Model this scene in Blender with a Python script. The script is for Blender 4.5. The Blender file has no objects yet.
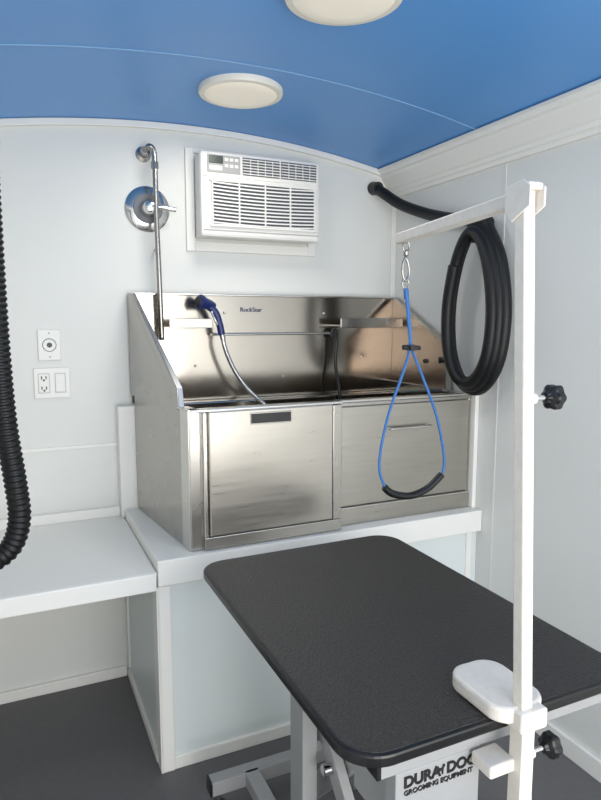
import bpy, bmesh, math
from mathutils import Vector, Matrix

scene = bpy.context.scene
try:
    scene.view_settings.view_transform = 'Standard'
    scene.view_settings.look = 'None'
except Exception:
    pass

def s2l(c):
    c = c/255.0
    return c/12.92 if c <= 0.04045 else ((c+0.055)/1.055)**2.4
def rgb(r, g, b): return (s2l(r), s2l(g), s2l(b), 1.0)

# ---------------------------------------------------------------- materials
def mat(name, col, rough=0.5, metal=0.0, noise=0.0, nscale=20.0, bump=0.0, bscale=200.0,
        stretch=(1, 1, 1), emis=0.0, spec=0.5, coat=0.0, rvar=0.0, bdist=0.002):
    m = bpy.data.materials.new(name); m.use_nodes = True
    nt = m.node_tree; b = nt.nodes['Principled BSDF']
    b.inputs['Base Color'].default_value = col
    b.inputs['Roughness'].default_value = rough
    b.inputs['Metallic'].default_value = metal
    b.inputs['Specular IOR Level'].default_value = spec
    b.inputs['Coat Weight'].default_value = coat
    tc = nt.nodes.new('ShaderNodeTexCoord'); mp = nt.nodes.new('ShaderNodeMapping')
    mp.inputs['Scale'].default_value = stretch
    nt.links.new(tc.outputs['Object'], mp.inputs['Vector'])
    if noise > 0 or rvar > 0:
        n = nt.nodes.new('ShaderNodeTexNoise'); n.inputs['Scale'].default_value = nscale
        n.inputs['Detail'].default_value = 5
        nt.links.new(mp.outputs['Vector'], n.inputs['Vector'])
        if noise > 0:
            r = nt.nodes.new('ShaderNodeMapRange')
            r.inputs['From Min'].default_value = 0.25; r.inputs['From Max'].default_value = 0.75
            r.inputs['To Min'].default_value = 1-noise; r.inputs['To Max'].default_value = 1+noise
            nt.links.new(n.outputs['Fac'], r.inputs['Value'])
            vm = nt.nodes.new('ShaderNodeVectorMath'); vm.operation = 'SCALE'
            vm.inputs[0].default_value = col[:3]
            nt.links.new(r.outputs['Result'], vm.inputs['Scale'])
            nt.links.new(vm.outputs['Vector'], b.inputs['Base Color'])
        if rvar > 0:
            r2 = nt.nodes.new('ShaderNodeMapRange')
            r2.inputs['From Min'].default_value = 0.3; r2.inputs['From Max'].default_value = 0.7
            r2.inputs['To Min'].default_value = rough-rvar; r2.inputs['To Max'].default_value = rough+rvar
            nt.links.new(n.outputs['Fac'], r2.inputs['Value'])
            nt.links.new(r2.outputs['Result'], b.inputs['Roughness'])
    if bump > 0:
        n2 = nt.nodes.new('ShaderNodeTexNoise'); n2.inputs['Scale'].default_value = bscale
        n2.inputs['Detail'].default_value = 3
        nt.links.new(mp.outputs['Vector'], n2.inputs['Vector'])
        bp = nt.nodes.new('ShaderNodeBump'); bp.inputs['Strength'].default_value = bump
        bp.inputs['Distance'].default_value = bdist
        nt.links.new(n2.outputs['Fac'], bp.inputs['Height'])
        nt.links.new(bp.outputs['Normal'], b.inputs['Normal'])
    if emis > 0:
        b.inputs['Emission Color'].default_value = col
        b.inputs['Emission Strength'].default_value = emis
    return m

M_wall = mat('wall_panel_paint', rgb(225, 226, 222), 0.45, noise=0.012, nscale=3, bump=0.05, bscale=60)
M_base = mat('cabinet_panel_paint', rgb(221, 228, 228), 0.4, noise=0.01, nscale=3)
M_trim = mat('white_trim_paint', rgb(239, 238, 233), 0.4, noise=0.01, nscale=5)
M_ceil = mat('blue_ceiling_paint', rgb(88, 154, 222), 0.36, noise=0.03, nscale=2)
M_floor = mat('rubber_floor', rgb(100, 99, 100), 0.6, noise=0.06, nscale=40, bump=0.2, bscale=300)
def steel(name, c, r): return mat(name, c, r, 1.0, noise=0.03, nscale=3, rvar=0.02)
M_steel = steel('polished_steel', (0.47, 0.435, 0.385, 1), 0.15)
M_front = mat('brushed_steel_front', (0.48, 0.455, 0.41, 1), 0.30, 1.0, noise=0.05, nscale=5, stretch=(1, 1, 14), rvar=0.03)
M_steelv = steel('polished_steel_frame', (0.46, 0.44, 0.41, 1), 0.27)
M_rim = steel('steel_rim', (0.68, 0.66, 0.62, 1), 0.25)
M_flange = steel('steel_flange', (0.33, 0.34, 0.36, 1), 0.35)
M_steelrefl = steel('steel_painted_reflection', (0.56, 0.43, 0.34, 1), 0.2)  # brown wood reflection painted into the base colour of the right splash
M_steeld = steel('steel_inner', (0.40, 0.38, 0.35, 1), 0.28)
M_chrome = mat('chrome', (0.68, 0.67, 0.66, 1), 0.12, 1.0, rvar=0.02)
M_pipe = mat('pipe_steel', (0.40, 0.38, 0.36, 1), 0.28, 1.0, rvar=0.02)
M_black = mat('black_plastic', rgb(24, 24, 26), 0.35, noise=0.05)
M_hose = mat('black_hose_rubber', rgb(14, 15, 17), 0.45, noise=0.05, spec=0.4)
M_rub = mat('black_rubber_mat', rgb(44, 41, 38), 0.50, noise=0.8, nscale=140, bump=1.0, bscale=170, spec=0.55, bdist=0.0035)
M_edge = mat('black_edge_band', rgb(18, 18, 19), 0.3, noise=0.03)
M_ac = mat('ac_plastic', rgb(238, 236, 231), 0.4, noise=0.01)
M_acd = mat('ac_slot_dark', rgb(84, 88, 96), 0.6, noise=0.02)
M_acg = mat('ac_panel_grey', rgb(170, 170, 168), 0.4, noise=0.02)
M_lcd = mat('ac_display', rgb(60, 72, 68), 0.25, noise=0.02)
M_plate = mat('outlet_plastic', rgb(234, 233, 229), 0.35, noise=0.01)
M_lamp = mat('lamp_diffuser', rgb(240, 232, 216), 0.5, emis=0.2, noise=0.01)
M_lampr = mat('lamp_rim', rgb(238, 233, 221), 0.4, noise=0.01)
M_seam = mat('ceiling_seam', rgb(140, 185, 225), 0.4, noise=0.01)
M_blue = mat('blue_cord', rgb(44, 104, 168), 0.5, noise=0.1, nscale=200)
M_navy = mat('sprayer_blue', rgb(34, 46, 104), 0.35, noise=0.05)
M_arm = mat('powder_coat_white', rgb(228, 221, 211), 0.42, noise=0.05, nscale=60, bump=0.15, bscale=300)
M_grey = mat('powder_coat_grey', rgb(158, 159, 160), 0.4, noise=0.03)
M_greyd = mat('table_motor_grey', rgb(110, 112, 116), 0.45, noise=0.03)
M_ink = mat('lettering_ink', rgb(18, 18, 20), 0.5, noise=0.02)

# ---------------------------------------------------------------- helpers
def empty(name, loc):
    e = bpy.data.objects.new(name, None); e.location = loc; e.empty_display_size = 0.05
    scene.collection.objects.link(e); return e

def add(name, me, m, parent=None, smooth=False, bevel=0.0, seg=2):
    o = bpy.data.objects.new(name, me); scene.collection.objects.link(o)
    me.materials.append(m)
    if smooth:
        for p in me.polygons: p.use_smooth = True
    if bevel > 0:
        b = o.modifiers.new('bevel', 'BEVEL'); b.width = bevel; b.segments = seg
        b.limit_method = 'ANGLE'; b.angle_limit = math.radians(40)
    if parent:
        o.parent = parent
        o.matrix_parent_inverse = Matrix.Translation(-Vector(parent.location))
    return o

def mesh(name, v, f):
    me = bpy.data.meshes.new(name); me.from_pydata([tuple(p) for p in v], [], f)
    bm = bmesh.new(); bm.from_mesh(me)
    bmesh.ops.recalc_face_normals(bm, faces=bm.faces); bm.to_mesh(me); bm.free()
    return me

def box(name, x0, x1, y0, y1, z0, z1, m, parent=None, bevel=0.0):
    v = [(x, y, z) for z in (z0, z1) for y in (y0, y1) for x in (x0, x1)]
    f = [(0, 2, 3, 1), (4, 5, 7, 6), (0, 1, 5, 4), (2, 6, 7, 3), (0, 4, 6, 2), (1, 3, 7, 5)]
    return add(name, mesh(name, v, f), m, parent, bevel=bevel)

def prism(name, poly, vec, m, parent=None, bevel=0.0, smooth=False):
    n = len(poly); vec = Vector(vec)
    v = [Vector(p) for p in poly] + [Vector(p)+vec for p in poly]
    f = [tuple(range(n)), tuple(range(2*n-1, n-1, -1))] + [(i, (i+1) % n, n+(i+1) % n, n+i) for i in range(n)]
    return add(name, mesh(name, v, f), m, parent, bevel=bevel, smooth=smooth)

def beam(name, p0, p1, w, h, m, parent=None, bevel=0.002, ref=(0, 0, 1)):
    p0 = Vector(p0); p1 = Vector(p1); d = (p1-p0).normalized(); r = Vector(ref)
    if abs(d.dot(r)) > 0.95: r = Vector((0, 1, 0))
    s = d.cross(r).normalized(); u = s.cross(d).normalized()
    c = [p0 + s*a*w/2 + u*b*h/2 for a, b in ((-1, -1), (1, -1), (1, 1), (-1, 1))]
    return prism(name, c, p1-p0, m, parent, bevel=bevel)

def lathe(name, p0, axis, prof, m, parent=None, seg=32, smooth=True):
    p0 = Vector(p0); d = Vector(axis).normalized()
    r = Vector((0, 0, 1)) if abs(d.z) < 0.9 else Vector((1, 0, 0))
    s = d.cross(r).normalized(); u = s.cross(d)
    v = []; f = []
    for (t, R) in prof:
        for i in range(seg):
            a = 2*math.pi*i/seg
            v.append(p0+d*t+(s*math.cos(a)+u*math.sin(a))*max(R, 1e-5))
    for k in range(len(prof)-1):
        for i in range(seg):
            j = (i+1) % seg
            f.append((k*seg+i, k*seg+j, (k+1)*seg+j, (k+1)*seg+i))
    f.append(tuple(range(seg))); f.append(tuple(range((len(prof)-1)*seg, len(prof)*seg)))
    o = add(name, mesh(name, v, f), m, parent, smooth=smooth)
    if smooth:
        e = o.modifiers.new('es', 'EDGE_SPLIT'); e.split_angle = math.radians(35)
    return o

def cyl(name, p0, p1, r, m, parent=None, seg=24):
    L = (Vector(p1)-Vector(p0)).length
    return lathe(name, p0, Vector(p1)-Vector(p0), [(0, r), (L, r)], m, parent, seg)

def catmull(pts, n=10, closed=False):
    P = [Vector(p) for p in pts]; out = []; N = len(P)
    rng = N if closed else N-1
    for i in range(rng):
        if closed: a, b, c, d = P[(i-1) % N], P[i], P[(i+1) % N], P[(i+2) % N]
        else: a, b, c, d = P[max(i-1, 0)], P[i], P[i+1], P[min(i+2, N-1)]
        for k in range(n):
            t = k/n
            out.append(0.5*((2*b)+(c-a)*t+(2*a-5*b+4*c-d)*t*t+(3*b-a-3*c+d)*t**3))
    if not closed: out.append(P[-1])
    return out

def tube(name, pts, r, m, parent=None, seg=12, n=10, rib=0.0, ribpitch=0.01):
    path = catmull(pts, n)
    if rib > 0:
        step = ribpitch/4; new = [path[0]]; acc = 0
        for i in range(len(path)-1):
            a, b = path[i], path[i+1]; L = (b-a).length; t = step-acc
            while t < L:
                new.append(a.lerp(b, t/L)); t += step
            acc = L-(t-step)
        path = new
    v = []; f = []; prev = None
    for i, p in enumerate(path):
        d = (path[min(i+1, len(path)-1)]-path[max(i-1, 0)]).normalized()
        if prev is None:
            q = Vector((0, 0, 1)) if abs(d.z) < 0.9 else Vector((1, 0, 0))
            s = d.cross(q).normalized()
        else:
            s = (prev-d*prev.dot(d)).normalized()
        prev = s; u = d.cross(s)
        R = r
        if rib > 0: R = r + rib*(-1 if i % 4 == 0 else (1 if i % 4 == 2 else 0.3))
        for k in range(seg):
            a = 2*math.pi*k/seg; v.append(p+(s*math.cos(a)+u*math.sin(a))*R)
    for i in range(len(path)-1):
        for k in range(seg):
            j = (k+1) % seg; f.append((i*seg+k, i*seg+j, (i+1)*seg+j, (i+1)*seg+k))
    f.append(tuple(range(seg))); f.append(tuple(range((len(path)-1)*seg, len(path)*seg)))
    return add(name, mesh(name, v, f), m, parent, smooth=True)

# ---------------------------------------------------------------- room shell
XL, XR, YB, YF = -0.22, 1.69, 2.6, -1.3
XC = (XL+XR)/2; HW = (XR-XL)/2
def zc(x): return 2.274-0.106*((x-XC)/HW)**2
N = 40
xs = [XL+(XR-XL)*i/N for i in range(N+1)]
poly = [(x, YF, zc(x)) for x in xs]+[(x, YF, zc(x)+0.03) for x in reversed(xs)]
o = prism('ceiling', poly, (0, YB-YF, 0), M_ceil, smooth=True)
e = o.modifiers.new('es', 'EDGE_SPLIT'); e.split_angle = math.radians(35)
box('floor', XL, XR, YF, YB, -0.04, 0, M_floor)
prism('wall_back', [(XL, YB, 0)]+[(x, YB, zc(x)+0.02) for x in xs]+[(XR, YB, 0)], (0, 0.04, 0), M_wall)
box('wall_right', XR, XR+0.04, YF, YB+0.04, -0.04, 2.2, M_wall)
box('wall_left', XL-0.04, XL, YF, YB+0.04, -0.04, 2.2, M_wall)
poly = [(x, YB-0.018, zc(x)-0.026) for x in xs]+[(x, YB-0.018, zc(x)-0.001) for x in reversed(xs)]
prism('trim_1', poly, (0, 0.018, 0), M_trim, bevel=0.003)
def crown(name, X, s):
    pr = [(0, 2.070), (0.014, 2.070), (0.018, 2.083), (0.030, 2.087), (0.034, 2.100), (0.044, 2.104), (0.080, 2.148),
          (0.084, 2.158), (0.098, 2.161), (0.104, 2.174), (0.112, 2.176), (0.112, 2.186), (0, 2.168)]
    prism(name, [(X-s*a, YF, z) for a, z in pr], (0, YB-YF, 0), M_trim)
crown('trim_2', XR, 1); crown('trim_3', XL, -1)
poly = [(x, 1.915, zc(x)-0.002) for x in xs[1:-2]]+[(x, 1.915, zc(x)-0.0001) for x in reversed(xs[1:-2])]
prism('trim_4', poly, (0, 0.005, 0), M_seam)
box('trim_5', XR-0.025, XR, YB-0.012, YB, 1.3, 2.08, M_trim, bevel=0.003)
box('trim_6', XR-0.002, XR, 1.862, 1.874, 0.07, 2.07, M_wall, bevel=0.0008)
box('trim_7', XL, 0.375, YB-0.006, YB, 0.995, 1.007, M_trim, bevel=0.001)
box('trim_8', XL, 0.375, YB-0.022, YB, 0.705, 0.745, M_trim, bevel=0.003)
box('trim_9', 0.375, 0.448, 2.54, YB, 0.706, 1.16, M_trim, bevel=0.003)
box('baseboard_back', XL, 0.38, YB-0.015, YB, 0, 0.045, M_trim, bevel=0.003)
box('baseboard_right', XR-0.015, XR, YF, 1.93, 0, 0.07, M_trim, bevel=0.003)
box('baseboard_left', XL, XL+0.015, YF, YB-0.015, 0, 0.07, M_trim, bevel=0.003)

# ---------------------------------------------------------------- tub platform cabinet
cab = empty('bath_platform_cabinet', (1.0, 2.28, 0))
box('body', 0.392, XR-0.001, 1.955, YB-0.001, 0.0, 0.70, M_base, cab)
box('ledge', 0.388, XR-0.001, 1.925, YB-0.062, 0.656, 0.742, M_trim, cab, bevel=0.004)
box('corner_post', 0.386, 0.43, 1.94, 1.975, 0, 0.650, M_trim, cab, bevel=0.003)
box('corner_post_side', 0.384, 0.392, 1.94, 2.0, 0, 0.645, M_trim, cab, bevel=0.002)
box('kick_front', 0.43, XR-0.001, 1.943, 1.956, 0, 0.045, M_trim, cab, bevel=0.003)
box('kick_side', 0.381, 0.393, 2.0, YB-0.016, 0, 0.035, M_trim, cab, bevel=0.003)
box('side_back_post', 0.384, 0.393, 2.555, YB-0.016, 0.05, 0.645, M_trim, cab, bevel=0.001)
box('right_post', 1.670, XR-0.001, 1.965, 2.02, 0.742, 1.205, M_trim, cab, bevel=0.003)
box('front_batten', 1.635, 1.66, 1.949, 1.956, 0.045, 0.656, M_trim, cab, bevel=0.002)

# ---------------------------------------------------------------- counter shelf
sh = empty('counter_shelf', (0.1, 2.2, 0.68))
box('shelf_top', XL+0.001, 0.386, 1.93, YB-0.001, 0.685, 0.705, M_trim, sh, bevel=0.003)
box('shelf_apron', XL+0.001, 0.383, 1.922, 1.95, 0.645, 0.704, M_trim, sh, bevel=0.004)
box('shelf_cleat', XL+0.001, 0.375, YB-0.03, YB-0.001, 0.64, 0.685, M_trim, sh, bevel=0.003)

# ---------------------------------------------------------------- dog wash tub
tub = empty('dog_wash_tub', (1.07, 2.27, 0.743))
ZB, ZR = 0.743, 1.21
TR = 1.668
def xl(y): return 0.507-0.074*(y-1.96)/0.61
T = 0.012
prism('side_panel', [(xl(1.965), 1.965, ZB), (xl(2.53), 2.53, ZB), (xl(2.53), 2.53, ZR), (xl(1.965), 1.965, ZR)], (T, 0, 0), M_steelv, tub, bevel=0.002)
prism('side_corner_post', [(xl(1.962)-0.002, 1.962, ZB), (xl(2.03)-0.002, 2.03, ZB), (xl(2.03)-0.002, 2.03, ZR), (xl(1.962)-0.002, 1.962, ZR)], (0.004, 0, 0), M_rim, tub, bevel=0.001)
box('side_panel_right', TR-0.012, TR, 1.99, 2.575, ZB, ZR, M_steel, tub, bevel=0.002)
box('backsplash', 0.436, TR+0.01, 2.575, 2.594, 1.165, 1.605, M_steel, tub, bevel=0.002)
box('backsplash_top_flange', 0.436, TR+0.01, 2.552, 2.578, 1.599, 1.607, M_rim, tub, bevel=0.002)
prism('splash_side', [(xl(2.575), 2.575, ZR-0.01), (xl(2.575), 2.575, 1.605), (xl(2.50), 2.54, 1.605), (xl(2.06), 2.06, 1.275), (xl(2.05), 2.05, ZR-0.01)], (0.006, 0, 0), M_steelv, tub, bevel=0.002)
prism('splash_side_flange', [(xl(2.54)+0.003, 2.545, 1.605), (xl(2.06)+0.003, 2.06, 1.275), (xl(2.05)+0.003, 2.045, ZR), (xl(2.05)+0.003, 2.058, ZR), (xl(2.05)+0.003, 2.072, 1.266), (xl(2.54)+0.003, 2.56, 1.594)], (0.017, 0, 0), M_flange, tub, bevel=0.001)
prism('splash_side_right', [(TR, 2.575, 0.98), (TR, 2.575, 1.60), (TR, 2.53, 1.60), (TR, 2.17, 1.415), (TR, 2.14, 1.39), (TR, 2.13, 0.98)], (0.012, 0, 0), M_steelrefl, tub, bevel=0.002)
prism('splash_right_flange', [(TR-0.018, 2.53, 1.603), (TR-0.018, 2.17, 1.418), (TR-0.018, 2.137, 1.39), (TR-0.018, 2.128, 1.2), (TR-0.018, 2.136, 1.2), (TR-0.018, 2.146, 1.386), (TR-0.018, 2.175, 1.41), (TR-0.018, 2.535, 1.595)], (0.026, 0, 0), M_steelv, tub)
box('basin_floor', 0.52, TR-0.012, 2.013, 2.575, 0.96, 0.972, M_steeld, tub)
box('basin_back_step', 0.465, TR-0.012, 2.50, 2.576, 0.972, 1.165, M_steel, tub, bevel=0.006)
box('rim_front_left', 0.510, 1.063, 1.952, 1.995, ZR-0.006, ZR+0.004, M_rim, tub, bevel=0.003)
box('rim_front_right', 1.063, TR, 1.985, 2.02, ZR-0.008, ZR+0.002, M_rim, tub, bevel=0.003)
prism('rim_left', [(xl(1.96), 1.96, ZR-0.006), (xl(2.06), 2.06, ZR-0.006), (xl(2.06)+0.035, 2.06, ZR-0.006), (xl(1.96)+0.035, 1.96, ZR-0.006)], (0, 0, 0.01), M_rim, tub)
box('rim_right', TR-0.03, TR, 1.99, 2.14, ZR-0.008, ZR+0.002, M_rim, tub, bevel=0.003)
# front, left half
box('front_skin_left', 0.512, 1.055, 1.967, 1.985, ZB, ZR-0.006, M_steelv, tub)
box('corner_post_left', 0.507, 0.545, 1.960, 1.968, ZB, ZR-0.004, M_steelv, tub, bevel=0.003)
box('door_frame_bottom', 0.549, 1.058, 1.945, 1.968, ZB+0.002, ZB+0.044, M_steelv, tub, bevel=0.003)
box('door_frame_left', 0.549, 0.563, 1.945, 1.968, ZB+0.044, ZR-0.006, M_rim, tub, bevel=0.003)
box('door_frame_right', 1.022, 1.058, 1.945, 1.968, ZB+0.044, ZR-0.006, M_steelv, tub, bevel=0.003)
box('door_panel', 0.567, 1.018, 1.938, 1.966, ZB+0.048, ZR-0.003, M_front, tub, bevel=0.004)
box('door_latch_plate', 0.708, 0.858, 1.9360, 1.939, ZR-0.054, ZR-0.014, M_steeld, tub, bevel=0.002)
box('door_latch_recess', 0.711, 0.855, 1.9345, 1.937, ZR-0.050, ZR-0.018, M_black, tub, bevel=0.002)
# front, right half
box('front_skin_right', 1.063, TR, 1.997, 2.012, ZB+0.065, ZR-0.006, M_steelv, tub, bevel=0.002)
box('front_panel_right', 1.068, TR-0.006, 1.990, 1.998, ZB+0.070, ZR-0.024, M_front, tub, bevel=0.003)
box('front_plinth', 1.058, TR, 1.984, 2.005, ZB, ZB+0.066, M_front, tub, bevel=0.003)
box('front_plinth_lip', 1.058, TR, 1.981, 1.99, ZB+0.062, ZB+0.068, M_rim, tub, bevel=0.002)
box('front_top_lip', 1.063, TR, 1.987, 1.998, ZR-0.022, ZR-0.008, M_steelv, tub, bevel=0.002)
tube('towel_bar', [(1.28, 1.992, 1.095), (1.28, 1.972, 1.095), (1.29, 1.968, 1.095), (1.37, 1.968, 1.095), (1.45, 1.968, 1.095), (1.46, 1.972, 1.095), (1.46, 1.992, 1.095)], 0.005, M_rim, tub)
# soap shelves
box('soap_shelf', 0.57, 0.745, 2.47, 2.576, 1.472, 1.48, M_steel, tub, bevel=0.002)
box('soap_shelf_lip', 0.57, 0.745, 2.466, 2.472, 1.468, 1.505, M_steelv, tub, bevel=0.002)
box('soap_shelf_2', 1.33, 1.655, 2.47, 2.576, 1.472, 1.48, M_steel, tub, bevel=0.002)
box('soap_shelf_2_lip', 1.33, 1.655, 2.466, 2.472, 1.465, 1.508, M_steelv, tub, bevel=0.002)
cyl('tether_rod', (0.76, 2.545, 1.44), (1.33, 2.545, 1.44), 0.005, M_rim, tub)
for i, x in enumerate((0.79, 1.31)):
    cyl('rod_standoff_%d' % i, (x, 2.576, 1.44), (x, 2.545, 1.44), 0.006, M_chrome, tub)
for i, (x, z) in enumerate(((0.70, 1.31), (1.10, 1.25), (1.5, 1.33), (1.3, 1.53), (0.83, 1.53))):
    lathe('bolt_%d' % i, (x, 2.576, z), (0, -1, 0), [(0, 0.006), (0.004, 0.005), (0.006, 0.002)], M_chrome, tub, 12)
def text(name, s, loc, size, rot, m, parent, off=0.0):
    c = bpy.data.curves.new(name, 'FONT'); c.body = s; c.size = size; c.extrude = 0.0008; c.offset = off
    o = bpy.data.objects.new(name+'_tmp', c); scene.collection.objects.link(o)
    dg = bpy.context.evaluated_depsgraph_get(); me = bpy.data.meshes.new_from_object(o.evaluated_get(dg))
    bpy.data.objects.remove(o)
    me.transform(Matrix.Translation(loc) @ rot)
    me.materials.clear()
    return add(name, me, m, parent)
RX = Matrix.Rotation(math.radians(90), 4, 'X')
text('tub_logo', 'RockStar', (0.90, 2.572, 1.535), 0.027, RX, M_navy, tub)
lathe('drain_knob', (TR, 2.30, 1.32), (-1, 0, 0), [(0, 0.010), (0.008, 0.010), (0.012, 0.006)], M_black, tub)
lathe('drain_knob_2', (TR, 2.19, 1.33), (-1, 0, 0), [(0, 0.014), (0.008, 0.014), (0.012, 0.008)], M_black, tub)

le = empty('tub_tether', (1.335, 2.53, 1.3))
tube('strap', [(1.335, 2.538, 1.445), (1.338, 2.525, 1.40), (1.334, 2.523, 1.30), (1.338, 2.49, 1.18), (1.345, 2.487, 1.0)], 0.008, M_black, le)
tube('ring', [(1.335+0.014*math.cos(a), 2.536, 1.44+0.018*math.sin(a)) for a in [i*math.pi/4 for i in range(9)]], 0.006, M_black, le, n=4)

sp = empty('pet_sprayer', (0.75, 2.5, 1.53))
tube('grip', [(0.735, 2.49, 1.555), (0.765, 2.49, 1.53), (0.782, 2.49, 1.48), (0.79, 2.49, 1.44)], 0.015, M_navy, sp)
lathe('spray_head', (0.745, 2.495, 1.56), (-1, -0.35, 0.25), [(-0.02, 0.014), (0, 0.02), (0.03, 0.024), (0.045, 0.03), (0.055, 0.03), (0.058, 0.024)], M_navy, sp)
lathe('spray_face', (0.692, 2.477, 1.573), (-1, -0.35, 0.25), [(0, 0.022), (0.006, 0.020)], M_black, sp)
tube('trigger', [(0.745, 2.478, 1.535), (0.755, 2.47, 1.505), (0.768, 2.472, 1.48)], 0.005, M_chrome, sp)
cyl('hose_nut', (0.79, 2.49, 1.445), (0.795, 2.487, 1.42), 0.011, M_chrome, sp)
tube('metal_hose', [(0.794, 2.488, 1.425), (0.80, 2.475, 1.38), (0.83, 2.46, 1.30), (0.88, 2.44, 1.22), (0.95, 2.42, 1.15), (1.01, 2.40, 1.08), (1.03, 2.39, 0.985)], 0.009, M_chrome, sp, rib=0.0012, ribpitch=0.010)

# ---------------------------------------------------------------- shower riser and valve
rz = empty('water_supply_pipe', (0.55, 2.55, 1.8))
lathe('wall_flange', (0.515, 2.6, 2.145), (0, -1, 0), [(0, 0.030), (0.006, 0.029), (0.012, 0.016), (0.02, 0.015)], M_pipe, rz)
tube('riser', [(0.515, 2.59, 2.145), (0.515, 2.555, 2.152), (0.525, 2.535, 2.162), (0.540, 2.532, 2.15), (0.545, 2.532, 2.10), (0.546, 2.532, 1.9), (0.550, 2.53, 1.65), (0.553, 2.528, 1.42)], 0.0105, M_pipe, rz)
lathe('elbow_nut', (0.515, 2.575, 2.147), (0, -1, 0.1), [(0, 0.019), (0.02, 0.019)], M_pipe, rz, 8)
lathe('union_nut', (0.545, 2.532, 2.105), (0, 0, -1), [(0, 0.015), (0.025, 0.015)], M_pipe, rz, 8)
cyl('pipe_clip', (0.551, 2.53, 1.78), (0.551, 2.6, 1.78), 0.004, M_pipe, rz)
va = empty('shower_valve', (0.53, 2.58, 1.93))
lathe('escutcheon', (0.525, 2.6, 1.937), (0, -1, 0), [(0, 0.088), (0.004, 0.088), (0.009, 0.080), (0.014, 0.055), (0.018, 0.040)], M_chrome, va, 48)
lathe('handle_hub', (0.525, 2.585, 1.937), (0, -1, 0), [(0, 0.036), (0.02, 0.034), (0.045, 0.026), (0.055, 0.022), (0.06, 0.012)], M_chrome, va)
lathe('index_ring', (0.525, 2.5835, 1.937), (0, -1, 0), [(0, 0.058), (0.003, 0.056)], M_greyd, va)
tube('lever', [(0.53, 2.54, 1.937), (0.56, 2.532, 1.938), (0.60, 2.53, 1.932), (0.622, 2.53, 1.930)], 0.010, M_chrome, va)

# ---------------------------------------------------------------- air conditioner
ac = empty('window_air_conditioner', (0.96, 2.5, 1.98))
fx0, fx1, fz0, fz1 = 0.680, 1.262, 1.782, 2.190
box('frame_left', fx0, fx0+0.035, 2.588, 2.6, fz0, fz1, M_trim, ac, bevel=0.002)
box('frame_right', fx1-0.035, fx1, 2.588, 2.6, fz0, fz1, M_trim, ac, bevel=0.002)
box('frame_bottom', fx0+0.035, fx1-0.035, 2.588, 2.6, fz0, fz0+0.04, M_trim, ac, bevel=0.002)
box('frame_top', fx0+0.035, fx1-0.035, 2.588, 2.6, fz1-0.02, fz1, M_trim, ac, bevel=0.002)
ax0, ax1, az0, az1 = 0.712, 1.235, 1.830, 2.160
box('housing', ax0+0.006, ax1-0.006, 2.52, 2.598, az0+0.004, az1-0.006, M_ac, ac, bevel=0.004)
box('front_shell', ax0, ax1, 2.485, 2.53, az0, az1, M_ac, ac, bevel=0.012)
YA = 2.485
box('control_panel', ax0+0.028, ax0+0.165, YA-0.004, YA+0.004, az1-0.082, az1-0.014, M_acg, ac, bevel=0.002)
box('display', ax0+0.034, ax0+0.092, YA-0.006, YA, az1-0.048, az1-0.018, M_lcd, ac, bevel=0.001)
for i in range(6):
    bx = ax0+0.098+0.021*(i % 3); bz = az1-0.036-0.024*(i//3)
    box('button_%d' % i, bx, bx+0.015, YA-0.007, YA, bz, bz+0.012, M_ac, ac, bevel=0.001)
box('dial_strip', ax0+0.036, ax0+0.088, YA-0.006, YA, az1-0.074, az1-0.056, M_ac, ac, bevel=0.001)
for j in range(2):
    gx0 = ax0+0.175+j*0.168; gx1 = gx0+0.160
    box('outlet_cavity_%d' % j, gx0, gx1, YA-0.003, YA+0.002, az1-0.082, az1-0.014, M_acd, ac)
    for i in range(6):
        z = az1-0.078+i*0.0110
        prism('outlet_slat_%d_%d' % (j, i), [(gx0, YA-0.002, z), (gx0, YA-0.010, z-0.002), (gx0, YA-0.010, z+0.0015), (gx0, YA-0.002, z+0.0045)], (gx1-gx0, 0, 0), M_ac, ac)
    for i in range(1, 5):
        xx = gx0+i*(gx1-gx0)/5
        box('outlet_vane_%d_%d' % (j, i), xx-0.001, xx+0.001, YA-0.008, YA, az1-0.08, az1-0.018, M_ac, ac)
box('ridge', ax0+0.01, ax1-0.01, YA-0.005, YA+0.004, az1-0.098, az1-0.090, M_ac, ac, bevel=0.002)
gx0, gx1, gz0, gz1 = ax0+0.045, ax1-0.030, az0+0.050, az1-0.112
box('intake_cavity', gx0, gx1, YA-0.002, YA+0.003, gz0, gz1, M_acd, ac)
n = 12
for i in range(n):
    z = gz0+(gz1-gz0)*(i+0.5)/n
    K = 16; top = []; bot = []
    for k in range(K+1):
        q = k/K; bow = -0.006*(1-(2*q-1)**2)
        top.append((gx0+(gx1-gx0)*q, YA-0.010, z+0.0015+bow)); bot.append((gx0+(gx1-gx0)*q, YA-0.010, z-0.004+bow))
    prism('intake_slat_%d' % i, bot+top[::-1], (0, 0.008, 0.002), M_ac, ac)
for i in range(5):
    xx = gx0+i*(gx1-gx0)/4
    box('intake_rib_%d' % i, xx-0.0025, xx+0.0025, YA-0.012, YA, gz0, gz1, M_ac, ac)
box('intake_rim_b', gx0-0.01, gx1+0.01, YA-0.010, YA, gz0-0.010, gz0, M_ac, ac, bevel=0.002)
box('intake_rim_t', gx0-0.01, gx1+0.01, YA-0.010, YA, gz1-0.004, gz1+0.006, M_ac, ac, bevel=0.002)
box('bottom_line', ax0+0.01, ax1-0.01, YA-0.002, YA, az0+0.024, az0+0.028, M_acg, ac)

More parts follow.
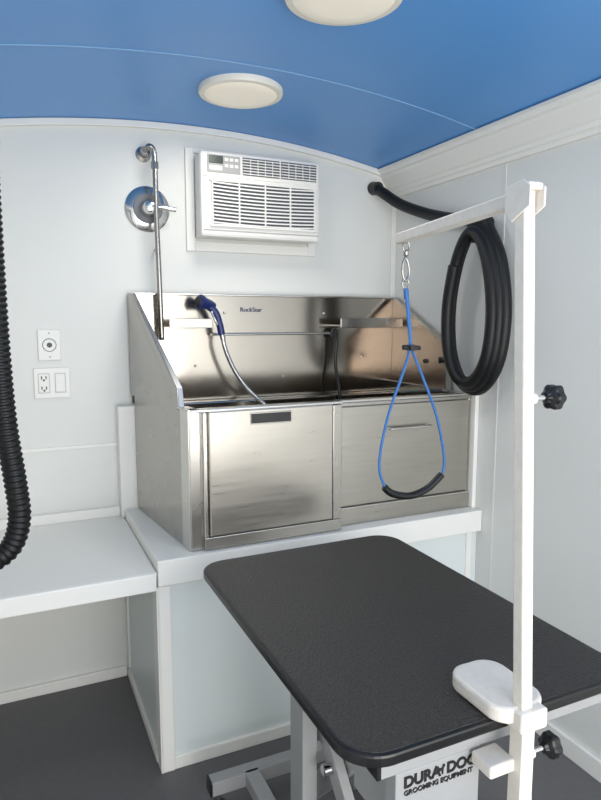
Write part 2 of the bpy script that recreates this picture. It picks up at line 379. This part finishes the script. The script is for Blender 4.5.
# ---------------------------------------------------------------- ceiling lights
def lamp(i, x, y):
    e = empty('ceiling_light' if i == 0 else 'ceiling_light.001', (x, y, 2.26))
    zt = zc(x)+0.002
    lathe('rim', (x, y, zt), (0, 0, -1), [(0, 0.142), (0.014, 0.143), (0.021, 0.140), (0.024, 0.132), (0.022, 0.120)], M_lampr, e, 64)
    lathe('diffuser', (x, y, zt-0.012), (0, 0, -1), [(0, 0.124), (0.010, 0.123), (0.015, 0.116), (0.017, 0.08), (0.018, 0.02)], M_lamp, e, 64)
lamp(0, 0.755, 2.125); lamp(1, 0.762, 1.410)

# ---------------------------------------------------------------- outlets
def plate(name, xc, z, w, h):
    e = empty(name, (xc, 2.595, z))
    box('cover', xc-w/2, xc+w/2, 2.592, 2.6, z-h/2, z+h/2, M_plate, e, bevel=0.003)
    return e
e = plate('round_power_inlet', 0.137, 1.405, 0.082, 0.118)
lathe('ring', (0.137, 2.593, 1.405), (0, -1, 0), [(0, 0.026), (0.003, 0.025)], M_greyd, e)
lathe('ring_face', (0.137, 2.5905, 1.405), (0, -1, 0), [(0, 0.023), (0.001, 0.022)], M_plate, e)
lathe('socket', (0.137, 2.590, 1.405), (0, -1, 0), [(0, 0.010), (0.002, 0.009)], M_black, e)
for k, dz in enumerate((0.045, -0.045)):
    lathe('screw_%d' % k, (0.137, 2.593, 1.405+dz), (0, -1, 0), [(0, 0.004), (0.002, 0.003)], M_acg, e, 10)
e = plate('outlet_and_switch_plate', 0.140, 1.259, 0.130, 0.118)
box('gfci_body', 0.092, 0.130, 2.5895, 2.594, 1.259-0.036, 1.259+0.036, M_ac, e, bevel=0.002)
box('switch_body', 0.152, 0.188, 2.5885, 2.594, 1.259-0.036, 1.259+0.036, M_ac, e, bevel=0.003)
box('switch_gap', 0.150, 0.190, 2.5913, 2.594, 1.259-0.038, 1.259+0.038, M_acg, e)
box('gfci_gap', 0.090, 0.132, 2.5913, 2.594, 1.259-0.038, 1.259+0.038, M_acg, e)
for k, dz in enumerate((0.022, -0.018)):
    box('slot_a_%d' % k, 0.101, 0.105, 2.5885, 2.590, 1.259+dz-0.006, 1.259+dz+0.006, M_black, e)
    box('slot_b_%d' % k, 0.117, 0.121, 2.5885, 2.590, 1.259+dz-0.006, 1.259+dz+0.006, M_black, e)
    lathe('ground_%d' % k, (0.111, 2.590, 1.259+dz-0.010), (0, -1, 0), [(0, 0.004), (0.0012, 0.004)], M_black, e, 10)

# ---------------------------------------------------------------- hoses
hr = empty('vacuum_hose', (1.63, 1.93, 1.55))
pts = [(1.565, 2.585, 2.100), (1.572, 2.54, 2.080), (1.60, 2.43, 2.010), (1.625, 2.28, 1.950), (1.63, 2.13, 1.908), (1.632, 2.0, 1.883), (1.635, 1.90, 1.865)]
def coil(cy, cz, ry, rz_, x, turns, start, m=10, dx=0.0, dr=0.0):
    out = []
    K = int(turns*m)
    for i in range(K+1):
        a = start-2*math.pi*i/m; q = i/K
        w = ry*(1-0.14*math.sin(a)) + dr*q
        out.append((x+dx*q, cy-w*math.cos(a), cz+(rz_+dr*q)*math.sin(a)))
    return out
pts += coil(1.93, 1.540, 0.158, 0.315, 1.632, 2.85, math.radians(70), dx=-0.050, dr=-0.040)
tube('hose', pts, 0.0235, M_hose, hr, seg=16, n=12, rib=0.0003, ribpitch=0.008)
lathe('wall_fitting', (1.565, 2.6, 2.103), (0, -1, -0.1), [(0, 0.030), (0.012, 0.030), (0.02, 0.028), (0.05, 0.026)], M_black, hr)
cyl('hanger_peg', (1.69, 1.95, 1.80), (1.60, 1.95, 1.80), 0.010, M_black, hr)
lathe('hanger_plate', (1.69, 1.95, 1.80), (-1, 0, 0), [(0, 0.03), (0.006, 0.028)], M_trim, hr)

hl = empty('dryer_hose', (0.0, 1.6, 1.5))
tube('hose', [(-0.040, 1.62, 2.00), (-0.028, 1.61, 1.94), (-0.026, 1.6, 1.85), (-0.026, 1.6, 1.6), (-0.024, 1.6, 1.40), (-0.018, 1.6, 1.25), (-0.005, 1.6, 1.12), (-0.001, 1.6, 1.03), (-0.022, 1.6, 0.965), (-0.07, 1.6, 0.935), (-0.12, 1.6, 0.96), (-0.165, 1.6, 1.05)], 0.0245, M_hose, hl, seg=20, n=10, rib=0.0022, ribpitch=0.014)
lathe('cuff', (-0.028, 1.612, 1.91), (-0.05, 0.05, 1), [(-0.03, 0.026), (-0.02, 0.031), (0.07, 0.031), (0.08, 0.026)], M_black, hl)
beam('hose_bracket', (XL, 1.63, 1.96), (-0.05, 1.62, 1.96), 0.03, 0.02, M_black, hl)

# ---------------------------------------------------------------- grooming table
tb = empty('grooming_table', (0.78, 1.26, 0))
def rrect(x0, x1, y0, y1, r, z, k=10):
    out = []
    for cx, cy, a0 in ((x1-r, y1-r, 0), (x0+r, y1-r, 90), (x0+r, y0+r, 180), (x1-r, y0+r, 270)):
        for i in range(k+1):
            a = math.radians(a0+90*i/k); out.append((cx+r*math.cos(a), cy+r*math.sin(a), z))
    return out
TX0, TX1, TY0, TY1, TZ = 0.460, 1.110, 0.795, 1.718, 0.80
prism('tabletop_edge', rrect(TX0, TX1, TY0, TY1, 0.075, TZ-0.024), (0, 0, 0.023), M_edge, tb, bevel=0.005)
prism('tabletop_mat', rrect(TX0+0.008, TX1-0.008, TY0+0.008, TY1-0.008, 0.068, TZ-0.004), (0, 0, 0.004), M_rub, tb, bevel=0.001)
for i, y in enumerate((0.845, 1.655)):
    beam('top_cross_tube_%d' % i, (0.53, y, 0.752), (1.06, y, 0.752), 0.035, 0.046, M_grey, tb)
    beam('top_cross_cap_%d' % i, (0.522, y, 0.752), (0.531, y, 0.752), 0.036, 0.047, M_black, tb)
for i, x in enumerate((0.62, 0.94)):
    beam('top_rail_%d' % i, (x, 0.86, 0.751), (x, 1.64, 0.751), 0.04, 0.045, M_grey, tb)
    beam('base_rail_%d' % i, (x, 0.93, 0.075), (x, 1.72, 0.075), 0.045, 0.045, M_grey, tb)
    s = 1 if i == 0 else -1
    beam('lift_arm_%d' % i, (x+0.045*s, 0.98, 0.14), (x+0.045*s, 1.50, 0.71), 0.025, 0.055, M_grey, tb)
    beam('lift_arm_b_%d' % i, (x+0.075*s, 1.50, 0.14), (x+0.075*s, 0.98, 0.71), 0.025, 0.055, M_grey, tb)
    beam('column_%d' % i, (x, 1.33, 0.09), (x, 1.33, 0.73), 0.04, 0.075, M_grey, tb)
cyl('pivot_shaft', (0.63, 1.24, 0.425), (0.93, 1.24, 0.425), 0.014, M_chrome, tb)
for i, y in enumerate((0.93, 1.73)):
    beam('base_cross_%d' % i, (0.49, y, 0.075), (1.08, y, 0.075), 0.045, 0.045, M_grey, tb)
    for j, x in enumerate((0.515, 1.055)):
        cyl('foot_stem_%d_%d' % (i, j), (x, y, 0.012), (x, y, 0.06), 0.007, M_chrome, tb, 12)
        lathe('foot_pad_%d_%d' % (i, j), (x, y, 0.0), (0, 0, 1), [(0, 0.022), (0.012, 0.022), (0.018, 0.012)], M_black, tb)
    beam('base_cross_cap_%d' % i, (0.484, y, 0.075), (0.491, y, 0.075), 0.047, 0.047, M_black, tb)
box('motor_housing', 0.71, 0.86, 1.02, 1.22, 0.10, 0.40, M_greyd, tb, bevel=0.01)
cyl('actuator', (0.785, 1.2, 0.3), (0.785, 1.48, 0.66), 0.022, M_chrome, tb)
box('nameplate_panel', 0.560, 0.742, 0.828, 0.862, 0.60, 0.729, M_grey, tb, bevel=0.002)
text('nameplate_lettering', 'DURA', (0.576, 0.8272, 0.699), 0.0285, RX, M_ink, tb, 0.0011)
text('nameplate_lettering_2', 'DOG', (0.667, 0.8272, 0.699), 0.0285, RX, M_ink, tb, 0.0011)
text('nameplate_subtitle', 'GROOMING EQUIPMENT', (0.577, 0.8272, 0.684), 0.0132, RX, M_ink, tb, 0.0003)
DP = [(0, 0), (0.003, 0), (0.004, 0.008), (0.009, 0.008), (0.010, 0), (0.013, 0), (0.014, 0.013), (0.018, 0.016), (0.017, 0.020), (0.012, 0.021), (0.010, 0.014), (0.004, 0.014), (-0.001, 0.020), (-0.002, 0.018), (0.0005, 0.012)]
prism('nameplate_dog', [(0.649+a*0.8, 0.8265, 0.700+b*0.9) for a, b in DP], (0, 0.0018, 0), M_ink, tb)
box('control_box', 0.575, 0.74, 0.864, 1.0, 0.58, 0.71, M_grey, tb, bevel=0.004)

# ---------------------------------------------------------------- grooming arm
ga = empty('grooming_arm', (0.79, 0.78, 0.8))
pb = Vector((0.786, 0.752, 0.42)); pt = Vector((0.779, 0.816, 1.735))
def P(z): return pb.lerp(pt, (z-pb.z)/(pt.z-pb.z))
beam('post', P(0.42), P(1.70), 0.024, 0.024, M_arm, ga, bevel=0.003, ref=(1, 0, 0))
box('post_foot_cap', pb.x-0.012, pb.x+0.012, pb.y-0.012, pb.y+0.012, 0.405, 0.42, M_black, ga, bevel=0.002)
t = P(1.69)
for i, s in enumerate((-1, 1)):
    prism('bracket_cheek_%d' % i, [(t.x+s*0.0155-0.002, t.y-0.028, 1.682), (t.x+s*0.0155-0.002, t.y+0.012, 1.660), (t.x+s*0.0155-0.002, t.y+0.028, 1.680), (t.x+s*0.0155-0.002, t.y+0.028, 1.718), (t.x+s*0.0155-0.002, t.y-0.012, 1.724), (t.x+s*0.0155-0.002, t.y-0.028, 1.712)], (0.004, 0, 0), M_arm, ga, bevel=0.001)
box('bracket_top', t.x-0.0155, t.x+0.0155, t.y-0.024, t.y+0.02, 1.708, 1.720, M_arm, ga, bevel=0.003)
lathe('pivot_bolt', (t.x+0.0175, t.y-0.012, 1.706), (1, 0, 0), [(0, 0.006), (0.005, 0.006), (0.007, 0.003)], M_acg, ga, 12)
lathe('pivot_bolt_2', (t.x+0.0175, t.y+0.012, 1.680), (1, 0, 0), [(0, 0.006), (0.005, 0.006), (0.007, 0.003)], M_acg, ga, 12)
beam('horizontal_arm', (t.x, t.y-0.01, 1.700), (0.842, 1.275, 1.688), 0.024, 0.024, M_arm, ga, bevel=0.003)
cp = rrect(0.732, 0.846, 0.766, 0.925, 0.040, TZ+0.001)
prism('clamp_plate', cp, (0, 0, 0.030), M_arm, ga, bevel=0.006)
c = P(0.79)
box('clamp_block', c.x-0.024, c.x+0.036, c.y-0.022, 0.792, 0.792, 0.829, M_arm, ga, bevel=0.004)
box('clamp_sleeve', c.x-0.0145, c.x+0.0145, c.y-0.0155, c.y+0.0155, 0.64, 0.80, M_arm, ga, bevel=0.002)
box('lower_jaw', c.x-0.068, c.x-0.012, c.y+0.0, 0.822, 0.708, 0.732, M_arm, ga, bevel=0.004)
def knob(nm, z, off):
    q = P(z)
    cyl(nm+'_bolt', (q.x+0.010, q.y, z), (q.x+off+0.006, q.y, z), 0.005, M_chrome, ga, 14)
    lathe(nm+'_collar', (q.x+0.010, q.y, z), (1, 0, 0), [(0, 0.010), (0.012, 0.010)], M_arm, ga, 14)
    v = []; f = []; seg = 48
    prof = [(0, 0.008), (0.006, 0.011), (0.010, 0.019), (0.014, 0.0215), (0.026, 0.0215), (0.030, 0.018), (0.031, 0.009)]
    for (d, R) in prof:
        for k in range(seg):
            a = 2*math.pi*k/seg; rr = R*(1+0.08*math.cos(6*a))
            v.append((q.x+off+d, q.y+rr*math.cos(a), z+rr*math.sin(a)))
    for i in range(len(prof)-1):
        for k in range(seg):
            j = (k+1) % seg; f.append((i*seg+k, i*seg+j, (i+1)*seg+j, (i+1)*seg+k))
    f.append(tuple(range(seg))); f.append(tuple(range((len(prof)-1)*seg, len(prof)*seg)))
    add(nm, mesh(nm, v, f), M_black, ga)
knob('height_knob', 1.368, 0.047); knob('clamp_knob', 0.737, 0.047)

# ---------------------------------------------------------------- grooming loop
gl = empty('grooming_loop', (0.85, 1.24, 1.4))
Y = 1.245
tube('eye_ring', [(0.840+0.009*math.cos(a), Y, 1.667+0.012*math.sin(a)) for a in [i*math.pi/4 for i in range(9)]], 0.0022, M_pipe, gl, n=5, seg=8)
lathe('swivel', (0.840, Y, 1.660), (0.02, 0, -1), [(0, 0.003), (0.004, 0.006), (0.012, 0.006), (0.016, 0.003)], M_pipe, gl, 14)
tube('snap_hook', [(0.840, Y, 1.646), (0.833, Y, 1.630), (0.832, Y, 1.605), (0.840, Y, 1.590), (0.849, Y, 1.602), (0.848, Y, 1.625), (0.840, Y, 1.642)], 0.003, M_pipe, gl, n=6, seg=8)
tube('lower_ring', [(0.841+0.009*math.cos(a), Y, 1.583+0.012*math.sin(a)) for a in [i*math.pi/4 for i in range(9)]], 0.002, M_pipe, gl, n=5, seg=8)
cyl('crimp', (0.842, Y, 1.572), (0.844, Y, 1.548), 0.006, M_blue, gl, 12)
tube('cord_left', [(0.843, Y, 1.56), (0.850, Y, 1.50), (0.856, Y, 1.435), (0.836, Y, 1.37), (0.804, Y, 1.29), (0.783, Y, 1.21), (0.778, Y, 1.15), (0.792, Y, 1.108)], 0.0034, M_blue, gl, seg=8)
tube('cord_right', [(0.845, Y, 1.56), (0.854, Y, 1.50), (0.862, Y, 1.435), (0.892, Y, 1.37), (0.934, Y, 1.28), (0.958, Y, 1.20), (0.966, Y, 1.15), (0.962, Y, 1.122)], 0.0034, M_blue, gl, seg=8)
tube('pad', [(0.793, Y, 1.104), (0.817, Y, 1.086), (0.867, Y, 1.075), (0.918, Y, 1.088), (0.959, Y, 1.118)], 0.009, M_hose, gl, seg=12)
cyl('slider_bar', (0.838, Y, 1.436), (0.884, Y, 1.434), 0.006, M_black, gl, 14)
lathe('slider_body', (0.859, Y-0.012, 1.435), (0, 1, 0), [(0, 0.008), (0.024, 0.008)], M_black, gl, 14)

# ---------------------------------------------------------------- light
w = bpy.data.worlds.new('World'); scene.world = w; w.use_nodes = True
bg = w.node_tree.nodes['Background']
bg.inputs['Color'].default_value = (0.97, 0.975, 1.0, 1); bg.inputs['Strength'].default_value = 1.1
def area(name, loc, rot, sx, sy, e, col):
    l = bpy.data.lights.new(name, 'AREA'); l.shape = 'RECTANGLE'; l.size = sx; l.size_y = sy
    l.energy = e; l.color = col
    o = bpy.data.objects.new(name, l); o.location = loc; o.rotation_euler = rot
    scene.collection.objects.link(o); return o
area('rear_doorway_daylight', (XC, YF+0.02, 1.1), (math.radians(90), 0, 0), 1.6, 1.9, 56, (1.0, 0.985, 0.95))
for i, (x, y) in enumerate(((0.755, 2.125), (0.762, 1.410))):
    l = bpy.data.lights.new('lamp_glow', 'AREA'); l.shape = 'DISK'; l.size = 0.22; l.energy = 3.0; l.color = (1, 0.95, 0.86)
    o = bpy.data.objects.new('ceiling_lamp_light', l); o.location = (x, y, 2.225); scene.collection.objects.link(o)

# ---------------------------------------------------------------- camera
cam = bpy.data.cameras.new('camera'); co = bpy.data.objects.new('camera', cam)
scene.collection.objects.link(co); scene.camera = co
cam.sensor_fit = 'HORIZONTAL'; cam.sensor_width = 36; cam.lens = 630/601*36
cam.clip_start = 0.02
co.location = (0, 0, 1.5)
co.rotation_euler = (math.radians(90-7.24), 0, math.radians(-24.7))
